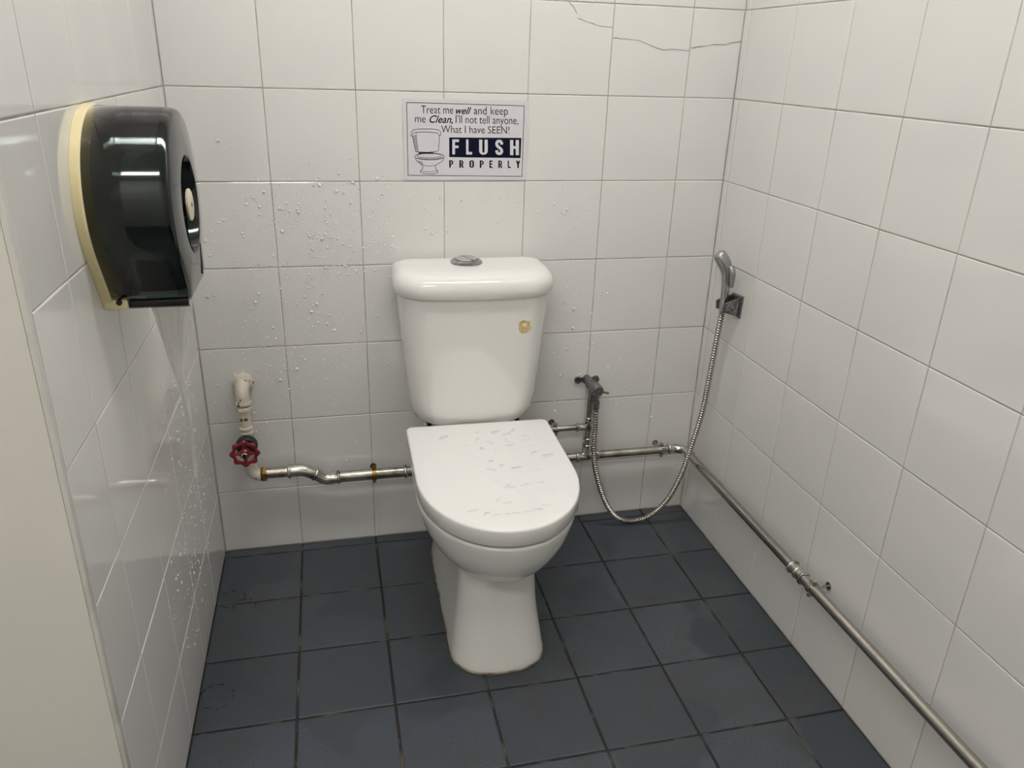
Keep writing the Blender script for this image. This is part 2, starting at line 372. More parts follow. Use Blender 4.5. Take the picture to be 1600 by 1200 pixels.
bowl = [(0.240, .085, -.215, -.558, -.42, 2.1, .05), (0.244, .098, -.215, -.580, -.42, 2.1, .05), (0.257, .116, -.215, -.606, -.42, 2.05, .05), (0.288, .142, -.215, -.637, -.43, 2.0, .05),
        (0.325, .159, -.215, -.659, -.44, 2.0, .05), (0.360, .1695, -.215, -.672, -.445, 2.0, .04), (0.380, .1725, -.215, -.677, -.45, 2.0, .03), (0.3865, .1715, -.215, -.676, -.45, 2.0, .03), (0.3885, .167, -.22, -.670, -.45, 2.0, .03)]
MB().loft(lofted(bowl)).build('bowl', 'china', toi, angle=60)
MB().loft(lofted([(0.25, .088, -.085, -.235, -.20, 4, .02), (0.34, .105, -.08, -.235, -.20, 4, .02), (0.39, .122, -.075, -.235, -.20, 4, .02), (0.402, .122, -.075, -.235, -.20, 4, .02), (0.408, .115, -.08, -.23, -.20, 4, .02)])).build('cistern_shelf', 'china', toi)
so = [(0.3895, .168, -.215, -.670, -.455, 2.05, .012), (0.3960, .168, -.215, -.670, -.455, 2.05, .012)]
MB().loft([[(x, y, r[0]) for x, y in dshape(*r[1:])] for r in so]).build('seat', 'black', toi)  # black ring: shade of the seam under the lid put into its colour
seat_o = [(0.3955, .1715, -.208, -.679, -.455, 2.05, .012), (0.3975, .1735, -.206, -.681, -.455, 2.05, .013), (0.4290, .1745, -.205, -.683, -.455, 2.05, .014), (0.4318, .1740, -.2055, -.6825, -.455, 2.05, .014), (0.4336, .1724, -.207, -.681, -.455, 2.05, .014), (0.4343, .1700, -.2095, -.6785, -.455, 2.05, .014), (0.4347, .160, -.22, -.665, -.455, 2.05, .014), (0.4352, .10, -.26, -.60, -.44, 2.05, .014)]
MB().loft([[(x, y, r[0]) for x, y in dshape(*r[1:])] for r in seat_o]).build('seat_lid', 'seat', toi, angle=50)
for s in (-1, 1):
    MB().lathe([(0.0, -0.004), (.011, -0.004), (.011, 0.018), (0, 0.018)], (s*.075, -.198, .402), (0, 0, 1)).build('hinge', 'seat', toi)
    MB().lathe([(0.0, 0), (.011, 0), (.011, 0.012), (.006, .013), (.006, .03), (0, .03)], (s*.112, -.15, .393), (0, 0, 1)).build('fixing_bolt', 'black', toi)
# cistern (rounded rectangular plan with a bowed front), hw yb yf per height
def plan(hw, yb, yf, rf, rb, bow, n=8):
    p = []
    def corner(cx, cy, r, a0):
        for k in range(n+1):
            a = a0+PI/2*k/n; p.append([cx+r*math.cos(a), cy+r*math.sin(a)])
    corner(hw-rb, yb-rb, rb, 0); 
    corner(-hw+rb, yb-rb, rb, PI/2)
    corner(-hw+rf, yf+rf, rf, PI)
    for k in range(1, 12): p.append([(-hw+rf)+(2*hw-2*rf)*k/12, yf])
    corner(hw-rf, yf+rf, rf, 1.5*PI)
    for q in p:
        if q[1] < (yb+yf)/2:
            w = ((yb+yf)/2-q[1])/abs((yb+yf)/2-yf); q[1] -= bow*(1-(q[0]/hw)**2)*w
    return p
def stack(rows): return [[(x, y, r[0]) for x, y in plan(*r[1:])] for r in rows]
tank = [(0.409, .085, -.045, -.140, .04, .02, .012), (0.4105, .105, -.035, -.155, .05, .02, .014), (0.417, .128, -.028, -.170, .055, .02, .016), (0.430, .145, -.024, -.180, .06, .02, .018),
        (0.455, .154, -.022, -.185, .06, .02, .018), (0.49, .159, -.021, -.188, .06, .02, .018), (0.58, .167, -.02, -.190, .06, .02, .018), (0.68, .176, -.02, -.192, .06, .02, .018), (0.748, .182, -.02, -.194, .06, .02, .018)]
tk = MB().loft(stack(tank)).build('cistern', 'china', toi, angle=60)
lidr = [(0.750, .180, -.018, -.193, .065, .02, .020), (0.7502, .186, -.016, -.199, .068, .022, .020), (0.756, .1905, -.015, -.204, .07, .025, .021), (0.770, .192, -.015, -.2055, .07, .025, .021),
        (0.783, .1905, -.016, -.204, .07, .03, .021), (0.794, .185, -.019, -.198, .07, .03, .020), (0.8015, .176, -.026, -.187, .065, .03, .018), (0.8050, .165, -.035, -.174, .06, .03, .014), (0.8063, .150, -.045, -.160, .05, .025, .010), (0.8070, .10, -.07, -.13, .03, .02, .004)]
MB().loft(stack(lidr)).build('cistern_lid', 'china', toi, angle=60)
fb = MB().lathe([(0, 0), (.039, 0), (.0385, .004), (.034, .008), (.028, .0095), (.027, .0075), (0, .0075)], (-.012, -.092, .8062), (0, 0, 1), 36).build('flush_button', 'dkchrome', toi)
for s in (-1, 1):                             # two half buttons
    a = [(-.012+.026*math.cos(R(70*k/12-35)+(PI if s < 0 else 0)*1)*1, 0) for k in range(2)]
    ring = []
    for k in range(17):
        th = -PI/2+PI*k/16+(PI if s < 0 else 0); ring.append((.025*math.cos(th), .025*math.sin(th)))
    off = .0012*s; cs, sn = math.cos(R(25)), math.sin(R(25))
    def tr_(p, sc, z): 
        x, y = p[0]*sc+off, p[1]*sc; return (-.012+x*cs-y*sn, -.092+x*sn+y*cs, z)
    MB().loft([[tr_(p, 1, .812) for p in ring], [tr_(p, 1, .8172) for p in ring], [tr_(p, .9, .8188) for p in ring]]).build('button_half', 'chrome', fb)
# old glue mark on the cistern front: raised ragged ring
def on_front(x, z): 
    hw = .176; return -.1925-.018*(1-(x/hw)**2)
mb = MB(); n = 26; inn = []; out = []; mid = []
for k in range(n):
    a = 2*PI*k/n; ro = 0.0165*(1+0.10*math.sin(3*a+1)+random.uniform(-.08, .08))
    if -0.2 < ((a+0.2) % (2*PI))-0.2 < 0.55: ro *= 0.62
    for lst, q, h in ((out, ro, .0002), (mid, ro*.93, .0016), (inn, ro*.35, .0006)):
        x = .112+q*math.cos(a)*1.05; z = .678+q*math.sin(a); lst.append((x, on_front(x, z)+.0012-h, z))
mb.loft([out, mid, inn]).build('glue_mark', 'glue', toi)
# sealant bead round the foot
foot = dshape(.1085, -.083, -.5925, -.50, 2.5, .03)
foot2 = dshape(.1055, -.086, -.5895, -.50, 2.5, .03)
MB().loft([[(x, y, .0002) for x, y in foot], [(x, y, .0035) for x, y in foot], [(x, y, .006) for x, y in foot2]], False, False).build('sealant', 'caulk', toi)
# ------------------------------------------------------------------ pipes on the left
def collar(mb, o, d, r, w=0.005, h=0.0028):   # rolled bead of a press fitting
    mb.lathe([(r*.98, -w), (r+h*.6, -w*.8), (r+h, -w*.3), (r+h, w*.3), (r+h*.6, w*.8), (r*.98, w)], o, d, 18)
yp = -0.045
sp = thing('supply_pipe', 'cream painted pipe stub with chipped paint coming out of the back wall', 'pipe', (0.094, 0, .49))
def loc(mb, t):                               # move mesh data into the thing's frame
    l = t.location; mb.v = [(x-l.x, y-l.y, z-l.z) for x, y, z in mb.v]; return mb
mb = MB(); mb.lathe([(0, 0), (.0262, 0), (.0262, -.009), (.022, -.013), (.0185, -.014), (.0185, -.020), (0, -.020)], (.094, 0, .494), (0, 1, 0), 8); loc(mb, sp).build('wall_flange', 'cream', sp)
mb = MB(); mb.tube([(.094, -.012, .494), (.094, -.024, .494)]+arc3((.094, -.024, .494), (.094, yp-.002, .492), (.094, yp, .47), 8)[1:]+[(.094, yp, .455)], .0165, 18)
mb.lathe([(.0165, 0), (.0185, .001), (.0185, .007), (.0165, .008)], (.094, yp, .452), (0, 0, 1), 18); loc(mb, sp).build('elbow', 'cream', sp)
mb = MB(); mb.lathe([(.012, 0), (.019, .001), (.0205, .004), (.0205, .010), (.019, .013), (.014, .014)], (.094, yp, .434), (0, 0, 1), 6); loc(mb, sp).build('union_nut', 'cream', sp)
mb = MB(); mb.lathe([(0, 0), (.0135, 0), (.0135, .075), (0, .075)], (.094, yp, .365), (0, 0, 1), 18); loc(mb, sp).build('riser', 'cream', sp)
mb = MB(); collar(mb, (.094, yp, .388), (0, 0, 1), .0135, .004, .003); loc(mb, sp).build('collar', 'cream', sp)

gv = thing('gate_valve', 'small gate valve with a red handwheel below the cream pipe', 'valve', (.094, yp, .34))
mb = MB(); mb.lathe([(0, .378-.29), (.0185, .378-.29), (.0185, .364-.29), (.016, .36-.29), (.019, .345-.29), (.019, .33-.29), (.0155, .315-.29), (.0155, .30-.29), (.0145, 0), (0, 0)], (.094, yp, .29), (0, 0, 1), 20); loc(mb, gv).build('body', 'cream', gv)
zw = .346
mb = MB(); mb.lathe([(.0, 0), (.020, 0), (.0265, .010), (.0265, .022), (.022, .028), (.012, .030), (.012, .038), (0, .038)], (.094, yp-.008, zw+.004), (0, -1, 0), 20); loc(mb, gv).build('bonnet', 'dgreen', gv)
mb = MB(); yw = -.105; rings = []
nn = 64
for k in range(nn):
    a = 2*PI*k/nn; rr = .0285+.0018*math.cos(8*a); th = .0052+.0014*math.cos(8*a)
    rings.append([(.092+(rr+th*math.cos(b))*math.sin(a), yw+th*.9*math.sin(b), zw+(rr+th*math.cos(b))*math.cos(a)) for b in [2*PI*i/10 for i in range(10)]])
mb.loft(rings, closed=True); hwheel = loc(mb, gv).build('handwheel', 'red', gv)
for k in range(4):
    a = PI/4*0+PI/2*k+PI/4*0.0
    mb = MB(); d = Vector((math.sin(a), 0, math.cos(a))); c0 = Vector((.092, yw, zw))
    mb.tube([c0+d*.009, c0+d*.020+Vector((0, .001, 0)), c0+d*.028], [.0048, .0042, .0052], 8); loc(mb, gv).build('spoke', 'red', hwheel)
mb = MB(); mb.lathe([(0, -.012), (.011, -.012), (.0125, -.004), (.0125, .004), (.010, .007), (0, .007)], (.092, yw, zw), (0, -1, 0), 18); loc(mb, gv).build('hub', 'red', hwheel)
mb = MB(); mb.lathe([(0, 0), (.0085, 0), (.0085, .005), (.0065, .0065), (0, .0065)], (.092, yw-.007, zw), (0, -1, 0), 6); loc(mb, gv).build('stem_nut', 'fitting', hwheel)
mb = MB(); mb.lathe([(0, 0), (.005, 0), (.005, .004), (0, .004)], (.092, yw-.0134, zw), (0, -1, 0), 12); loc(mb, gv).build('stem', 'black', hwheel)
mb = MB(); mb.tube([(.094, yp, .30), (.094, yp, .282)]+arc3((.094, yp, .282), (.094, yp, .252), (.114, yp, .252), 8)[1:]+[(.122, yp, .252)], .0158, 18); loc(mb, gv).build('outlet_elbow', 'cream', gv)

lp = thing('water_pipe', 'thick steel pipe with an offset bend from the red-wheeled valve to the toilet', 'pipe', (.13, yp, .252))
rp = .0155; z1, z2 = .2540, .2255
mb = MB(); mb.lathe([(.0135, 0), (.0195, .001), (.0205, .003), (.0205, .013), (.0195, .015), (.0135, .016)], (.117, yp, .252), (1, 0, 0), 6); loc(mb, lp).build('hex_nut', 'brass', lp)
mb = MB(); mb.lathe([(0, 0), (.0145, 0), (.0145, .056), (0, .056)], (.132, yp, z1), (1, 0, 0), 20); loc(mb, lp).build('pipe_length', 'steel', lp)
pth = spline([(.184, yp, z1), (.203, yp, z1+.0015), (.226, yp, z1-.001), (.253, yp, (z1+z2)/2), (.276, yp, z2-.001), (.298, yp, z2-.002), (.316, yp, z2)], 30)
mb = MB(); mb.tube(pth, rp+.0008, 18); loc(mb, lp).build('offset_bend', 'fitting', lp)
for x, z, d in ((.188, z1, (1, 0, 0)), (.253, (z1+z2)/2+.0005, (.85, 0, -.5)), (.312, z2, (1, 0, 0)), (.488, z2, (1, 0, 0))):
    mb = MB(); collar(mb, (x, yp, z), d, rp+.0008, .004, .0028); loc(mb, lp).build('collar', 'fitting', lp)
mb = MB(); mb.lathe([(0, 0), (.0145, 0), (.0145, .290), (0, .290)], (.312, yp, z2), (1, 0, 0), 20); loc(mb, lp).build('pipe_length', 'steel', lp)
def clamp(t, o, d, r, side, m, wall):         # split ring with two screw lugs and a stand-off to the wall
    o = Vector(o); d = Vector(d); s = Vector(side)
    mb = MB(); mb.lathe([(r*.99, -.006), (r+.0025, -.006), (r+.0025, .006), (r*.99, .006)], o, d, 18)
    for k in (-1, 1):
        c = o+s*k*(r+.005); mb.lathe([(0, -.0055), (.0045, -.0055), (.0045, .0055), (0, .0055)], c, Vector(wall), 10)
        mb.lathe([(0, 0), (.0035, .0005), (.0035, .003), (0, .0045)], c-Vector(wall).normalized()*.0055, -Vector(wall), 8)
    c = loc(mb, t).build('clamp', m, t)
    w = Vector(wall); mb = MB(); mb.lathe([(.003, 0), (.003, w.length-.001), (.009, w.length-.001), (.009, w.length+.0005), (0, w.length+.0005)][0:5], o+w.normalized()*r*0.5, w, 10)
    mb.v = [tuple(p) for p in mb.v]; loc(mb, t).build('standoff', m, t)
clamp(lp, (.405, yp, z2), (1, 0, 0), .0147, (0, 0, 1), 'brass', (0, .045-.0075, 0))

# ------------------------------------------------------------------ pipes on the right
rpipe = thing('water_pipe', 'long thin steel pipe running behind the toilet and along the right wall', 'pipe', (1.0, yp, .2265))
zr = .2265; r0 = .0118; xr = W-.040
mb = MB(); mb.lathe([(0, 0), (r0, 0), (r0, .652), (0, .652)], (.604, yp, zr), (1, 0, 0), 18); loc(mb, rpipe).build('pipe_length', 'steel', rpipe)
mb = MB(); mb.lathe([(0, 0), (r0+.0012, 0), (r0+.0012, .062), (0, .062)], (.970, yp, zr), (1, 0, 0), 18); mb.lathe([(0, 0), (.0125, 0), (.0115, .036), (0, .036)], (1.0, yp, zr), (0, 0, 1), 16); loc(mb, rpipe).build('tee', 'fitting', rpipe)
mb = MB(); mb.tube([(1.250, yp, zr), (1.262, yp, zr)]+arc3((1.262, yp, zr), (xr, yp, zr), (xr, yp-.034, zr), 10)[1:]+[(xr, yp-.046, zr)], r0+.0014, 18); loc(mb, rpipe).build('elbow', 'fitting', rpipe)
for o, d in (((.972, yp, zr), (1,0,0)), ((1.031, yp, zr), (1,0,0)), ((1.252, yp, zr), (1,0,0)), ((xr, yp-.046, zr), (0,1,0)), ((xr, -.632, zr), (0,1,0)), ((xr, -.674, zr), (0,1,0)), ((xr, -.653, zr), (0,1,0))):
    mb = MB(); collar(mb, o, d, r0+.0014 if o[1] != -.653 else r0+.0006, .004, .0034); loc(mb, rpipe).build('collar', 'fitting', rpipe)
mb = MB(); mb.lathe([(0, 0), (r0, 0), (r0, 1.60), (0, 1.60)], (xr, yp-.044, zr), (0, -1, 0), 20); loc(mb, rpipe).build('pipe_length', 'brushed', rpipe)
mb = MB(); mb.lathe([(0, 0), (r0+.0014, 0), (r0+.0014, .046), (0, .046)], (xr, -.630, zr), (0, -1, 0), 18); loc(mb, rpipe).build('coupling', 'fitting', rpipe)
clamp(rpipe, (1.228, yp, zr), (1, 0, 0), r0+.0004, (0, 0, 1), 'steel', (0, .038, 0))
clamp(rpipe, (xr, -.708, zr), (0, 1, 0), r0+.0004, (0, 0, 1), 'steel', (.033, 0, 0))
clamp(rpipe, (xr, -1.42, zr), (0, 1, 0), r0+.0004, (0, 0, 1), 'steel', (.033, 0, 0))
mb = MB(); mb.lathe([(0, 0), (.0092, 0), (.0092, .178), (0, .178)], (1.0, yp, .255), (0, 0, 1), 16); loc(mb, rpipe).build('riser', 'steel', rpipe)
for z in (.262, .283, .346):
    mb = MB(); collar(mb, (1.0, yp, z), (0, 0, 1), .0105, .0035, .003); loc(mb, rpipe).build('collar', 'fitting', rpipe)
mb = MB(); mb.lathe([(0, 0), (.0108, 0), (.0108, .058), (0, .058)], (1.0, yp, .288), (0, 0, 1), 16); mb.lathe([(0, 0), (.0104, 0), (.0104, .034), (0, .034)], (1.0, yp, .319), (-1, 0, 0), 16); loc(mb, rpipe).build('tee', 'fitting', rpipe)
mb = MB(); collar(mb, (.967, yp, .319), (1, 0, 0), .0100, .0035, .003); loc(mb, rpipe).build('collar', 'fitting', rpipe)
mb = MB(); mb.tube([(.97, yp, .319), (.80, yp, .319)]+arc3((.80, yp, .319), (.775, yp, .319), (.775, yp, .345), 6)[1:]+[(.775, yp, .43)], .0082, 14); loc(mb, rpipe).build('branch_pipe', 'steel', rpipe)
clamp(rpipe, (.905, yp, .319), (1, 0, 0), .0085, (0, 0, 1), 'steel', (0, .041, 0))

# stop tap above the riser
tap = thing('stop_tap', 'grey stop tap with a side lever above the right pipe riser', 'tap', (1.0, 0, .444))
zt = .444
mb = MB(); mb.box((-.024, -.003, -.006), (.024, -.0005, .006)); mb.lathe([(0, 0), (.010, 0), (.010, .006), (0, .006)], (-.026, 0, 0), (0, -1, 0), 12); mb.lathe([(0, 0), (.010, 0), (.010, .006), (0, .006)], (.026, 0, 0), (0, -1, 0), 12); mb.build('wall_plate', 'dchrome', tap)
mb = MB(); mb.lathe([(0, 0), (.0135, 0), (.0135, .030), (.0155, .031), (.0155, .034), (.0135, .035), (.0135, .05), (0, .05)], (0, 0, 0), (.08, -1, -.04), 20); mb.build('valve_body', 'dchrome', tap)
mb = MB(); mb.lathe([(0, 0), (.0165, 0), (.0172, .006), (.0172, .030), (.0150, .034), (.0105, .034), (.0105, .032), (.005, .032), (.005, .035), (0, .035)], (.004, -.049, -.002), (.10, -1, -.10), 22); mb.build('knob', 'greym', tap)
mb = MB(); mb.tube([(.012, -.068, -.006), (.026, -.070, -.011), (.042, -.070, -.016)], [.0045, .0032, .0028], 10); mb.build('lever', 'greym', tap)
mb = MB(); mb.lathe([(0, 0), (.0095, 0), (.0095, .03), (.011, .031), (.011, .042), (0, .042)], (.007, -.066, -.006), (0, -.05, -1), 16); mb.build('outlet', 'dchrome', tap)

# hose and sprayer
xs, ys_ = W-.040, -.158
hose = thing('shower_hose', 'ribbed steel hose looping down from the stop tap to the sprayer', 'hose', (1.007, -.072, .40))
hp = spline([(1.007, -.073, .402), (1.007, -.080, .34), (1.007, -.084, .26), (1.020, -.088, .185), (1.054, -.086, .093), (1.095, -.078, .033), (1.142, -.076, .0115), (1.195, -.085, .028), (1.232, -.105, .085),
             (1.254, -.132, .18), (1.272, -.140, .28), (1.289, -.142, .38), (1.294, -.145, .47), (1.297, -.150, .58), (1.2985, -.155, .66), (1.2985, ys_, .695)], 1000)
mb = MB(); mb.tube(hp, [(.0083, .0083, .0080, .0060, .0056, .0060)[i % 6] for i in range(1000)], 10); loc(mb, hose).build('tube', 'hose', hose, angle=60)
mb = MB(); mb.lathe([(0, 0), (.0095, 0), (.0095, .018), (.0085, .02), (0, .02)], (1.007, -.0735, .405), (0, -.05, -1), 12); loc(mb, hose).build('end_nut', 'dchrome', hose)
mb = MB(); mb.lathe([(0, 0), (.0085, 0), (.0098, .008), (.0098, .022), (0, .022)], (1.2985, ys_, .675), (0, 0, 1), 14); loc(mb, hose).build('end_nut', 'chrome', hose)

hold = thing('sprayer_holder', 'dark chrome wedge holder screwed to the right wall', 'holder', (W, -.160, .695))
mb = MB()
def hx(v): return [(a, b, c) for a, b, c in v]
mb.add([(0, .026, .026), (0, -.030, .030), (0, -.026, -.030), (0, .022, -.026), (-.006, .026, .024), (-.006, -.030, .028), (-.006, -.026, -.028), (-.006, .022, -.024)],
       [(0,1,2,3),(7,6,5,4),(0,4,5,1),(1,5,6,2),(2,6,7,3),(3,7,4,0)]); mb.build('wall_plate', 'dchrome', hold, bevel=.0012)
mb = MB()                                     # two cheeks gripping the handset
for s, yy in ((-1, -.019), (1, .015)):
    t = .004; a, b = yy-t*s*0, yy+t*s
    v = [(-.004, yy, .026), (-.052, yy-.001*s, .010), (-.050, yy-.001*s, -.012), (-.004, yy, -.026)]
    v2 = [(x, y+t*s, z) for x, y, z in v]
    mb = MB(); mb.add(v+v2, [(0,1,2,3),(7,6,5,4),(0,4,5,1),(1,5,6,2),(2,6,7,3),(3,7,4,0)]); mb.build('cheek', 'dchrome', hold, bevel=.0010)
spr = thing('bidet_sprayer', 'grey chrome hand-held bidet sprayer hanging in the wall holder', 'sprayer', (W-.038, ys_, .690))
ax = [Vector((p[0]*1.15, p[1]*1.15, p[2]*1.12)) for p in ((0, 0, -.004), (.0005, .001, .03), (0, .002, .058), (-.001, .003, .078), (-.005, .006, .094), (-.011, .010, .107), (-.0175, .0145, .118), (-.020, .0165, .122), (-.0213, .0175, .1240))]
rr = [.0098, .0104, .0114, .0138, .0168, .0178, .0164, .0125, .0050]
P = spline(ax, 40); rad = []
for i in range(40):
    t = i/39; best = None
    d_ = [(P[i]-a_).length for a_ in ax]; k = min(range(len(ax)-1), key=lambda j: d_[j]+d_[j+1]-(ax[j+1]-ax[j]).length)
    u_ = d_[k]/(d_[k]+d_[k+1]); rad.append(rr[k]+(rr[k+1]-rr[k])*u_)
mb = MB(); mb.tube(P, rad, 22); mb.build('handset', 'bchrome', spr, angle=60)
mb = MB(); mb.tube([(-.004, -.0085, .004), (-.004, -.0090, .03), (-.004, -.0098, .060)], [.0045, .0052, .0045], 10); mb.build('grip_strip', 'chrome', spr)
mb = MB(); mb.tube([(.000, -.0090, .108), (.003, -.0130, .101), (.0055, -.0155, .088), (.0065, -.0160, .070), (.0065, -.0150, .056)], [.0055, .0078, .0074, .0062, .0050], 14); mb.build('trigger', 'bchrome', spr)

# ------------------------------------------------------------------ paper dispenser on the left wall
DC = Vector((0, -.629, 1.050))
dis = thing('paper_dispenser', 'round smoked-plastic toilet paper dispenser with an ivory back on the left wall', 'dispenser', DC)
def dout(sc, dz=0):                           # outline in (y, z) round the centre; flat bottom
    p = []
    for k in range(57):
        a = R(-25)+R(230)*k/56; p.append((.134*math.cos(a), .134*math.sin(a)))
    a0 = p[-1]; b0 = (-.0755, -.142)
    for k in range(1, 7): p.append((a0[0]+(b0[0]-a0[0])*k/6, a0[1]+(b0[1]-a0[1])*k/6))
    for k in range(1, 10): p.append((b0[0]-2*b0[0]*k/10, b0[1]))
    c0 = p[0]
    for k in range(0, 6): p.append((.0755+(c0[0]-.0755)*k/6, -.142+(c0[1]+.142)*k/6))
    return [(y*sc, (z+.0)*sc) for y, z in p]
def dr(x, sc): return [(x, y, z) for y, z in dout(sc)]
MB().loft([dr(.0005, 1.0), dr(.011, 1.0), dr(.0135, .985)]).build('back_plate', 'icream', dis, bevel=0)
out1 = dout(1.0); NB = len(out1)
hc = (.022, -.012); hr = .074
hole = []
for y, z in out1:
    a = math.atan2(z-hc[1], y-hc[0]); hole.append((hc[0]+hr*math.cos(a), hc[1]+hr*math.sin(a)))
cr = [dr(.0138, .985), dr(.060, .980), dr(.104, .976), dr(.1120, .972), dr(.1170, .962), dr(.1200, .946), dr(.1212, .925)]
cr += [[(.1215, y, z) for y, z in hole], [(.1195, hc[0]+(y-hc[0])*.975, hc[1]+(z-hc[1])*.975) for y, z in hole], [(.100, hc[0]+(y-hc[0])*.95, hc[1]+(z-hc[1])*.95) for y, z in hole], [(.0985, hc[0]+(y-hc[0])*.90, hc[1]+(z-hc[1])*.90) for y, z in hole]]
mb = MB(); mb.loft(cr, False, True)
# leave the underside open between the two bottom corners
b0, b1 = 57+6-1, 57+6+9-1
mb.f = [f for f in mb.f if not (len(f) == 4 and f[0] // NB < 5 and b0 <= (f[0] % NB) < b1+1)]
cov = mb.build('cover', 'smoke', dis, angle=40)
sm = cov.modifiers.new('wall', 'SOLIDIFY'); sm.thickness = 0.0022; sm.offset = -1
mb = MB(); mb.lathe([(0, 0), (.019, 0), (.019, .020), (0, .020)], (.099, hc[0], hc[1]), (1, 0, 0), 24); kb = mb.build('lock_boss', 'black', dis)
mb = MB(); mb.lathe([(0, 0), (.024, 0), (.0245, .003), (.022, .0045), (0, .005)], (.118, hc[0], hc[1]), (1, 0, 0), 28); mb.build('lock_cap', 'knob', kb)
mb = MB(); mb.lathe([(0, 0), (.0035, 0), (.0035, .0008), (0, .0008)], (.1228, hc[0], hc[1]), (1, 0, 0), 10); mb.build('keyhole', 'black', kb)
mb = MB(); mb.add([(.1207, .062, -.080), (.1207, .068, -.120), (.1207, .050, -.128), (.1222, .062, -.080), (.1222, .068, -.120), (.1222, .050, -.128)], [(0,1,2),(5,4,3),(0,3,4,1),(1,4,5,2),(2,5,3,0)]); mb.build('notch', 'black', dis, smooth=False)
hg = MB().box((.0, -.079, -.146), (.034, -.066, -.123)).build('hinge_lug', 'icream', dis, bevel=.003)
mb = MB(); mb.lathe([(0, 0), (.0042, 0), (.0042, .003), (0, .003)], (.023, -.079, -.134), (0, -1, 0), 14); mb.build('hinge_pin', 'black', hg)
MB().box((.034, -.077, -.143), (.1165, -.069, -.132)).build('hinge_bar', 'black', dis, bevel=.0015)
mb = MB()                                     # saw-tooth cutting edge
for k in range(40):
    x = .034+.0021*k; mb.add([(x, -.077, -.1425), (x+.0021, -.077, -.1425), (x+.00105, -.077, -.1455), (x, -.075, -.1425), (x+.0021, -.075, -.1425), (x+.00105, -.075, -.1455)], [(0,1,2),(5,4,3),(0,3,4,1),(1,4,5,2),(2,5,3,0)])
mb.build('cutting_teeth', 'black', dis, smooth=False)
mb = MB(); mb.lathe([(0, 0), (.012, 0), (.012, .09), (0, .09)], (.010, .012, .0), (1, 0, 0), 18); mb.build('spindle', 'black', dis)

roll = thing('paper_roll', 'white toilet paper roll inside the smoked dispenser with a torn strip hanging out', 'paper roll', DC)
mb = MB()
pr = [(.028, .042), (.066, .042), (.068, .044), (.068, .094), (.066, .096), (.028, .096)]
mb.loft([[(x, .012+r*math.cos(2*PI*k/40), 0+r*math.sin(2*PI*k/40)) for k in range(40)] for r, x in pr], closed=True); mb.build('roll', 'paperw', roll, angle=30)
mb = MB()                                     # hanging strip, gathered and twisted to a tail
ns, nw = 60, 22
cen = spline([(.072, -.029+.047, -.125), (.072, .029, -.172), (.067, .040, -.235), (.0650, .046, -.300), (.070, .049, -.380), (.068, .050, -.440), (.065, .049, -.503)], ns)
for i in range(ns):
    t = i/(ns-1)
    wd_ = .074*(1-min(t/.52, 1)**0.85)+.0105*(1-0.75*max(0, (t-.6)/.4)); fold = .003+.004*math.sin(PI*min(t/.5, 1)); tw = 0.25+1.3*max(0, t-.35)
    for k in range(nw):
        s = k/(nw-1)-0.5
        x = s*wd_; y = fold*math.sin(7*s*PI+2.5*t)*(1-.3*t)+.003*math.cos(15*s+8*t)
        c, sn = math.cos(tw), math.sin(tw)
        skew = 0.030*(s+.5)*max(0, t-.9)
        mb.v.append((cen[i].x+x*c-y*sn, cen[i].y+x*sn+y*c, cen[i].z+skew))
for i in range(ns-1):
    for k in range(nw-1): mb.f.append((i*nw+k, i*nw+k+1, (i+1)*nw+k+1, (i+1)*nw+k))
st = mb.build('hanging_strip', 'tissue', roll, angle=180)

# ------------------------------------------------------------------ notice on the back wall
def q2(X, Y):                                 # place in a close-up of the notice -> metres on the sheet
    top = 85+(X-125)*.0227; bot = 945-(X-145)*.004; l = 125+(Y-85)*.023; r = 1445-(Y-115)*.042
    return ((X-l)/(r-l)*.297, -(Y-top)/(bot-top)*.1805)
sgn = thing('wall_notice', 'laminated white notice with black lettering on the wall above the cistern', 'sign', (.508, -.0016, 1.1683))
MB().box((0, -.0006, -.1805), (.297, .0008, 0)).build('sheet', 'sign', sgn, smooth=False)
MB().box((-.0012, -.0002, -.1817), (.2982, .0008, .0012)).build('film_edge', 'film', sgn, smooth=False)
YS = -.00085
def flat(polys, name, m, dy=0, parent=sgn):
    mb = MB()
    for p in polys:
        k = len(mb.v); mb.v += [(x, YS-dy, z) for x, z in p]; mb.f.append(tuple(range(k, k+len(p))))
    return mb.build(name, m, parent, smooth=False)
def stroke(pts, w, conv=True):                # polyline in close-up pixels -> quads
    P = [Vector(q2(*p)) if conv else Vector(p) for p in pts]; out = []; L = []; Rr = []
    n = len(P); cl = (P[0]-P[-1]).length < 1e-6
    for i in range(n):
        a = P[i-1] if i else (P[-2] if cl else P[0]); b = P[i+1] if i < n-1 else (P[1] if cl else P[-1])
        t1 = (P[i]-a); t2 = (b-P[i])
        t1 = t1.normalized() if t1.length > 1e-9 else t2.normalized(); t2 = t2.normalized() if t2.length > 1e-9 else t1
        t = (t1+t2).normalized(); nn_ = Vector((-t.y, t.x)); s = 1/max(.45, nn_.dot(Vector((-t1.y, t1.x))))
        L.append(P[i]+nn_*w/2*s); Rr.append(P[i]-nn_*w/2*s)
    for i in range(n-1): out.append([tuple(L[i]), tuple(Rr[i]), tuple(Rr[i+1]), tuple(L[i+1])])
    return out
flat(stroke([(165,122),(1395,160),(1367,905),(180,895),(165,122)], .0013), 'printed_border', 'navy')
bx = [q2(600,487), q2(1362,493), q2(1352,707), q2(600,697)]
flat([bx], 'printed_panel', 'navy')
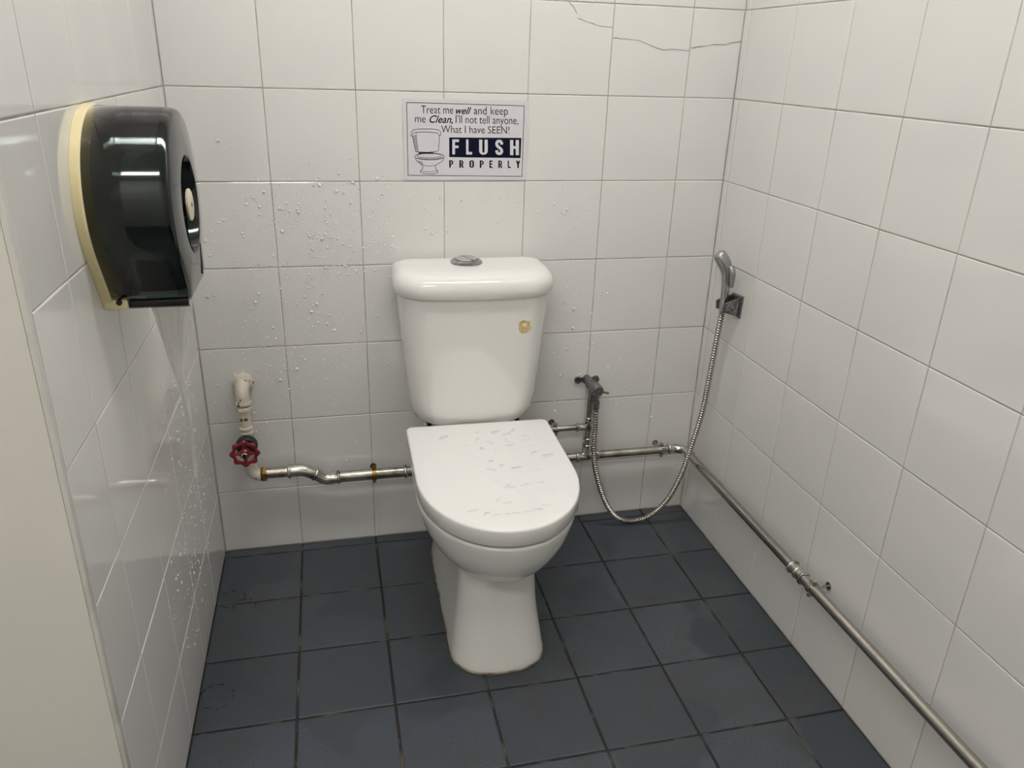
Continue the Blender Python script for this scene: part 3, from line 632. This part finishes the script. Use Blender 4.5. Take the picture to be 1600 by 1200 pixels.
def text(body, x0, x1, base, cap, m, offset=0, shear=0, space=1.0, ref='T'):
    def mk(s):
        cu = bpy.data.curves.new('t', 'FONT'); cu.body = s; cu.size = 1; cu.offset = offset; cu.shear = shear; cu.space_character = space; cu.resolution_u = 3
        o = bpy.data.objects.new('t', cu); C.objects.link(o); bpy.context.view_layer.update()
        me = bpy.data.meshes.new_from_object(o.evaluated_get(bpy.context.evaluated_depsgraph_get()))
        bpy.data.objects.remove(o); return me
    me = mk(body); rf = mk(ref); ch = max(v.co.y for v in rf.vertices); bpy.data.meshes.remove(rf)
    lo = min(v.co.x for v in me.vertices); hi = max(v.co.x for v in me.vertices)
    for v in me.vertices:
        X = x0+(v.co.x-lo)/(hi-lo)*(x1-x0); b = base[0]+(base[1]-base[0])*(X-x0)/max(x1-x0, 1)
        a = q2(X, b-v.co.y/ch*cap); v.co = (a[0], YS-.00012, a[1])
    me.materials.append(M_[m]); me.name = 'printed_text'
    o = bpy.data.objects.new('printed_text', me); C.objects.link(o); o.parent = sgn; return o
TH = -.005
text('Treat me', 312, 642, (236, 240), 82, 'ink', TH)
text('well', 670, 832, (240, 244), 72, 'ink', .012, .42, ref='l')
text('and keep', 857, 1220, (246, 252), 82, 'ink', TH)
text('me', 250, 358, (328, 331), 82, 'ink', TH)
text('Clean,', 397, 638, (331, 336), 78, 'ink', .012, .36, ref='C')
text("I'll not tell anyone,", 668, 1330, (336, 350), 82, 'ink', TH)
text('What I have', 518, 972, (438, 444), 78, 'ink', TH)
text('SEEN!', 1005, 1234, (445, 447), 74, 'ink', -.004)
# block capitals made of straight and curved bars in a unit cell (width 1, height 1)
def cap(ch):
    t = .40; h = .20
    A = lambda x0, y0, x1, y1: [(x0, y0), (x1, y0), (x1, y1), (x0, y1)]
    def bowl_(y0, y1, right=True):            # D shaped ring on a stem
        out = []; n = 8; cx, cy = .45, (y0+y1)/2; 
        O_ = [(.45, y1)]+[(.45+.55*math.sin(PI*k/n), cy+(y1-y0)/2*math.cos(PI*k/n)) for k in range(1, n)]+[(.45, y0)]
        ih = (y1-y0)/2-.115; I_ = [(.45, cy+ih)]+[(.45+.19*math.sin(PI*k/n), cy+ih*math.cos(PI*k/n)) for k in range(1, n)]+[(.45, cy-ih)]
        for k in range(n): out.append([O_[k], O_[k+1], I_[k+1], I_[k]])
        out += [[(t, y1), (.45, y1), (.45, y1-.115), (t, y1-.115)], [(t, y0+.115), (.45, y0+.115), (.45, y0), (t, y0)]]; return out
    def ringpart(a0, a1, cx, cy, rx, ry, ix, iy, n=10):
        return [[(cx+rx*math.cos(a), cy+ry*math.sin(a)), (cx+rx*math.cos(b), cy+ry*math.sin(b)), (cx+ix*math.cos(b), cy+iy*math.sin(b)), (cx+ix*math.cos(a), cy+iy*math.sin(a))] for a, b in [(a0+(a1-a0)*k/n, a0+(a1-a0)*(k+1)/n) for k in range(n)]]
    if ch == 'F': return [A(0,0,t,1), A(t,.82,1,1), A(t,.42,.92,.59)]
    if ch == 'E': return [A(0,0,t,1), A(t,.82,1,1), A(t,.42,.92,.59), A(t,0,1,.18)]
    if ch == 'L': return [A(0,0,t,1), A(t,0,1,.18)]
    if ch == 'H': return [A(0,0,.37,1), A(.63,0,1,1), A(.37,.42,.63,.60)]
    if ch == 'U': return [A(0,.25,.37,1), A(.63,.25,1,1)]+ringpart(PI, 2*PI, .5, .25, .5, .25, .13, .12)
    if ch == 'O': return [A(0,.25,.37,.75), A(.63,.25,1,.75)]+ringpart(PI, 2*PI, .5, .25, .5, .25, .13, .12)+ringpart(0, PI, .5, .75, .5, .25, .13, .12)
    if ch == 'P': return [A(0,0,t,1)]+bowl_(.36, 1)
    if ch == 'R': return [A(0,0,t,1)]+bowl_(.42, 1)+[[(.42,.50),(.80,.50),(1.02,0),(.64,0)]]
    if ch == 'Y': return [A(.31,0,.69,.46), [(0,1),(.36,1),(.69,.46),(.31,.46)], [(.64,1),(1,1),(.69,.46),(.31,.46)]]
    if ch == 'S':                             # one winding band
        c = [(.815,.69),(.80,.80),(.68,.90),(.50,.915),(.32,.90),(.20,.80),(.19,.70),(.26,.60),(.42,.52),(.58,.46),(.74,.38),(.81,.28),(.80,.19),(.68,.10),(.50,.085),(.32,.10),(.20,.20),(.185,.31)]
        L_, R_ = [], []
        for k, p in enumerate(c):
            a = c[max(k-1, 0)]; b = c[min(k+1, len(c)-1)]; tx, ty = b[0]-a[0], (b[1]-a[1]); n_ = math.hypot(tx, ty*1.9); nx, ny = -ty*1.9/n_, tx/n_
            L_.append((p[0]+nx*.185, p[1]+ny*.095)); R_.append((p[0]-nx*.185, p[1]-ny*.095))
        return [[L_[k], L_[k+1], R_[k+1], R_[k]] for k in range(len(c)-1)]
def capital(ch, x0, x1, y0, y1, m, dy):
    flat([[q2(x0+(x1-x0)*x, y1+(y0-y1)*y) for x, y in p] for p in cap(ch)], 'printed_letter', m, dy)
for ch, a, b in (('F',632,702),('L',775,838),('U',912,1003),('S',1082,1167),('H',1240,1336)):
    o_ = (a-632)*.012; capital(ch, a, b, 507+o_, 668+o_, 'sign', .00025)
for ch, a, b in zip('PROPERLY', (600,705,810,918,1020,1115,1215,1303), (642,748,858,960,1053,1155,1247,1348)):
    o_ = (a-600)*.006; capital(ch, a, b, 730+o_, 811+o_, 'ink', 0)
# plain line drawing of a toilet
lw = .0011
draw = []
draw += stroke([(207,470),(212,435),(235,405),(300,398),(430,398),(490,408),(512,430),(510,468),(495,462),(480,440),(380,430),(250,432),(228,450),(222,475),(207,470)], lw)
draw += stroke([(225,470),(235,540),(258,640)], lw)+stroke([(500,462),(496,540),(488,625),(470,636),(380,645),(258,640)], lw)+stroke([(262,440),(268,520),(285,642)], lw*.6)
el = [(397+152*math.cos(2*PI*k/32), 690+38*math.sin(2*PI*k/32)) for k in range(33)]
draw += stroke(el, lw)+stroke([(397+128*math.cos(2*PI*k/32), 682+22*math.sin(2*PI*k/32)) for k in range(33)], lw*.7)
draw += stroke([(250,705),(268,740),(300,765),(325,785),(330,820),(305,845),(303,862),(330,875),(400,880),(460,876),(485,862),(483,845),(460,828),(458,785),(500,760),(530,735),(545,705)], lw)
draw += stroke([(328,785),(390,795),(458,785)], lw*.7)+stroke([(305,846),(390,858),(484,846)], lw*.7)+stroke([(285,652),(440,652)], lw*2.2)
flat(draw, 'printed_drawing', 'ink', .0001)
flat([[q2(*p) for p in ((228,475),(262,450),(268,520),(283,640),(258,638),(236,540))], [q2(*p) for p in ((300,762),(330,785),(335,770),(322,745),(290,735),(272,738))], [q2(*p) for p in ((255,705),(300,722),(400,728),(500,720),(540,703),(520,700),(400,712),(280,700))]], 'printed_shading', 'igrey')

# ------------------------------------------------------------------ water
def dome(mb, p, n, t, r, h, el=1.0):
    p, n, t = Vector(p), Vector(n), Vector(t); b = n.cross(t); k = len(mb.v); s = 7
    for q, hh in ((1, 0), (.72, .62)):
        for i in range(s):
            a = 2*PI*i/s; mb.v.append(tuple(p+(t*math.cos(a)+b*math.sin(a)*el)*r*q+n*h*hh))
    mb.v.append(tuple(p+n*h))
    for i in range(s):
        j = (i+1) % s; mb.f.append((k+i, k+j, k+s+j, k+s+i)); mb.f.append((k+s+i, k+s+j, k+2*s))
    mb.f.append(tuple(k+i for i in range(s-1, -1, -1)))
mb = MB()
clusters = [(.32, .90, .11, .075, 330), (.20, .86, .09, .07, 150), (.47, .93, .06, .05, 90), (.36, .83, .07, .025, 90), (.20, .72, .10, .08, 130), (.38, .68, .07, .07, 60), (.35, .77, .05, .012, 40), (.16, .55, .09, .07, 120), (.33, .52, .12, .08, 90), (.12, .40, .06, .05, 40),
            (.905, .90, .04, .04, 60), (.93, .72, .05, .09, 90), (.96, .52, .06, .06, 90), (1.12, .36, .10, .05, 50), (1.10, .47, .05, .04, 20), (.70, .95, .06, .05, 40), (.3, .3, .12, .06, 20)]
for cx, cz, sx, sz, n in clusters:
    for k in range(int(n*1.3)):
        x, z = random.gauss(cx, sx), random.gauss(cz, sz)
        if not (.01 < x < W-.02 and .03 < z < 1.15): continue
        r = min(.0042, .00112*math.exp(random.gauss(.15, .5)))
        dome(mb, (x, -.0001, z), (0, -1, 0), (1, 0, 0), r, r*.9, random.uniform(.8, 1.3))
tag(mb.build('water_droplets', 'drops', None, angle=180), 'water droplets, whitened for their glint, splashed on the back wall tiles', 'water', kind='stuff')
mb = MB()
for cy, cz, sy, sz, n in ((-.33, .40, .10, .13, 260), (-.28, .58, .06, .06, 120), (-.45, .25, .12, .10, 130), (-.18, .30, .07, .10, 120)):
    for k in range(n):
        y, z = random.gauss(cy, sy), random.gauss(cz, sz)
        if not (-.95 < y < -.01 and .01 < z < .75): continue
        r = min(.0042, .0012*math.exp(random.gauss(.1, .45))); dome(mb, (.0001, y, z), (1, 0, 0), (0, 1, 0), r, r*.7, random.uniform(.8, 1.6))
tag(mb.build('water_droplets', 'drops', None, angle=180), 'water droplets, whitened for their glint, splashed low on the left wall tiles', 'water', kind='stuff')
mb = MB()
def puddle(cx, cy, r, el, rot):
    n = 18; k = len(mb.v); ph = [random.uniform(0, 6.28) for _ in range(3)]
    z0 = .4345
    for q, h in ((1, 0), (.82, .0011), (.4, .0014)):
        for i in range(n):
            a = 2*PI*i/n; rr_ = r*q*(1+.28*math.sin(2*a+ph[0])+.16*math.sin(3*a+ph[1])+.1*math.sin(5*a+ph[2]))
            x, y = rr_*math.cos(a), rr_*el*math.sin(a); c, s = math.cos(rot), math.sin(rot)
            X, Y = cx+x*c-y*s, cy+x*s+y*c
            mb.v.append((X, Y, z0+h))
    for j in range(2):
        for i in range(n): mb.f.append((k+j*n+i, k+j*n+(i+1) % n, k+(j+1)*n+(i+1) % n, k+(j+1)*n+i))
    mb.f.append(tuple(k+2*n+i for i in range(n))); mb.f.append(tuple(k+i for i in range(n-1, -1, -1)))
cx0 = .648
for k in range(60):
    x = random.gauss(.03, .065); y = random.uniform(-.26, -.645)
    if abs(x) > .135 or (y < -.46 and math.hypot(x/.165, (y+.455)/.21) > .85): continue
    puddle(cx0+x, y, random.choice((.003, .004, .006, .009, .013)), random.uniform(.35, .8), random.uniform(-.6, .9))
for k in range(8): puddle(cx0-.075+.021*k+random.uniform(-.006, .006), -.630+.0022*(k-3.5)**2+random.uniform(-.006, .006), random.uniform(.007, .012), .4, random.uniform(-.3, .3))
tag(mb.build('water_droplets', 'water', None, angle=180), 'small puddles of clear water on the closed toilet lid', 'water', kind='stuff')
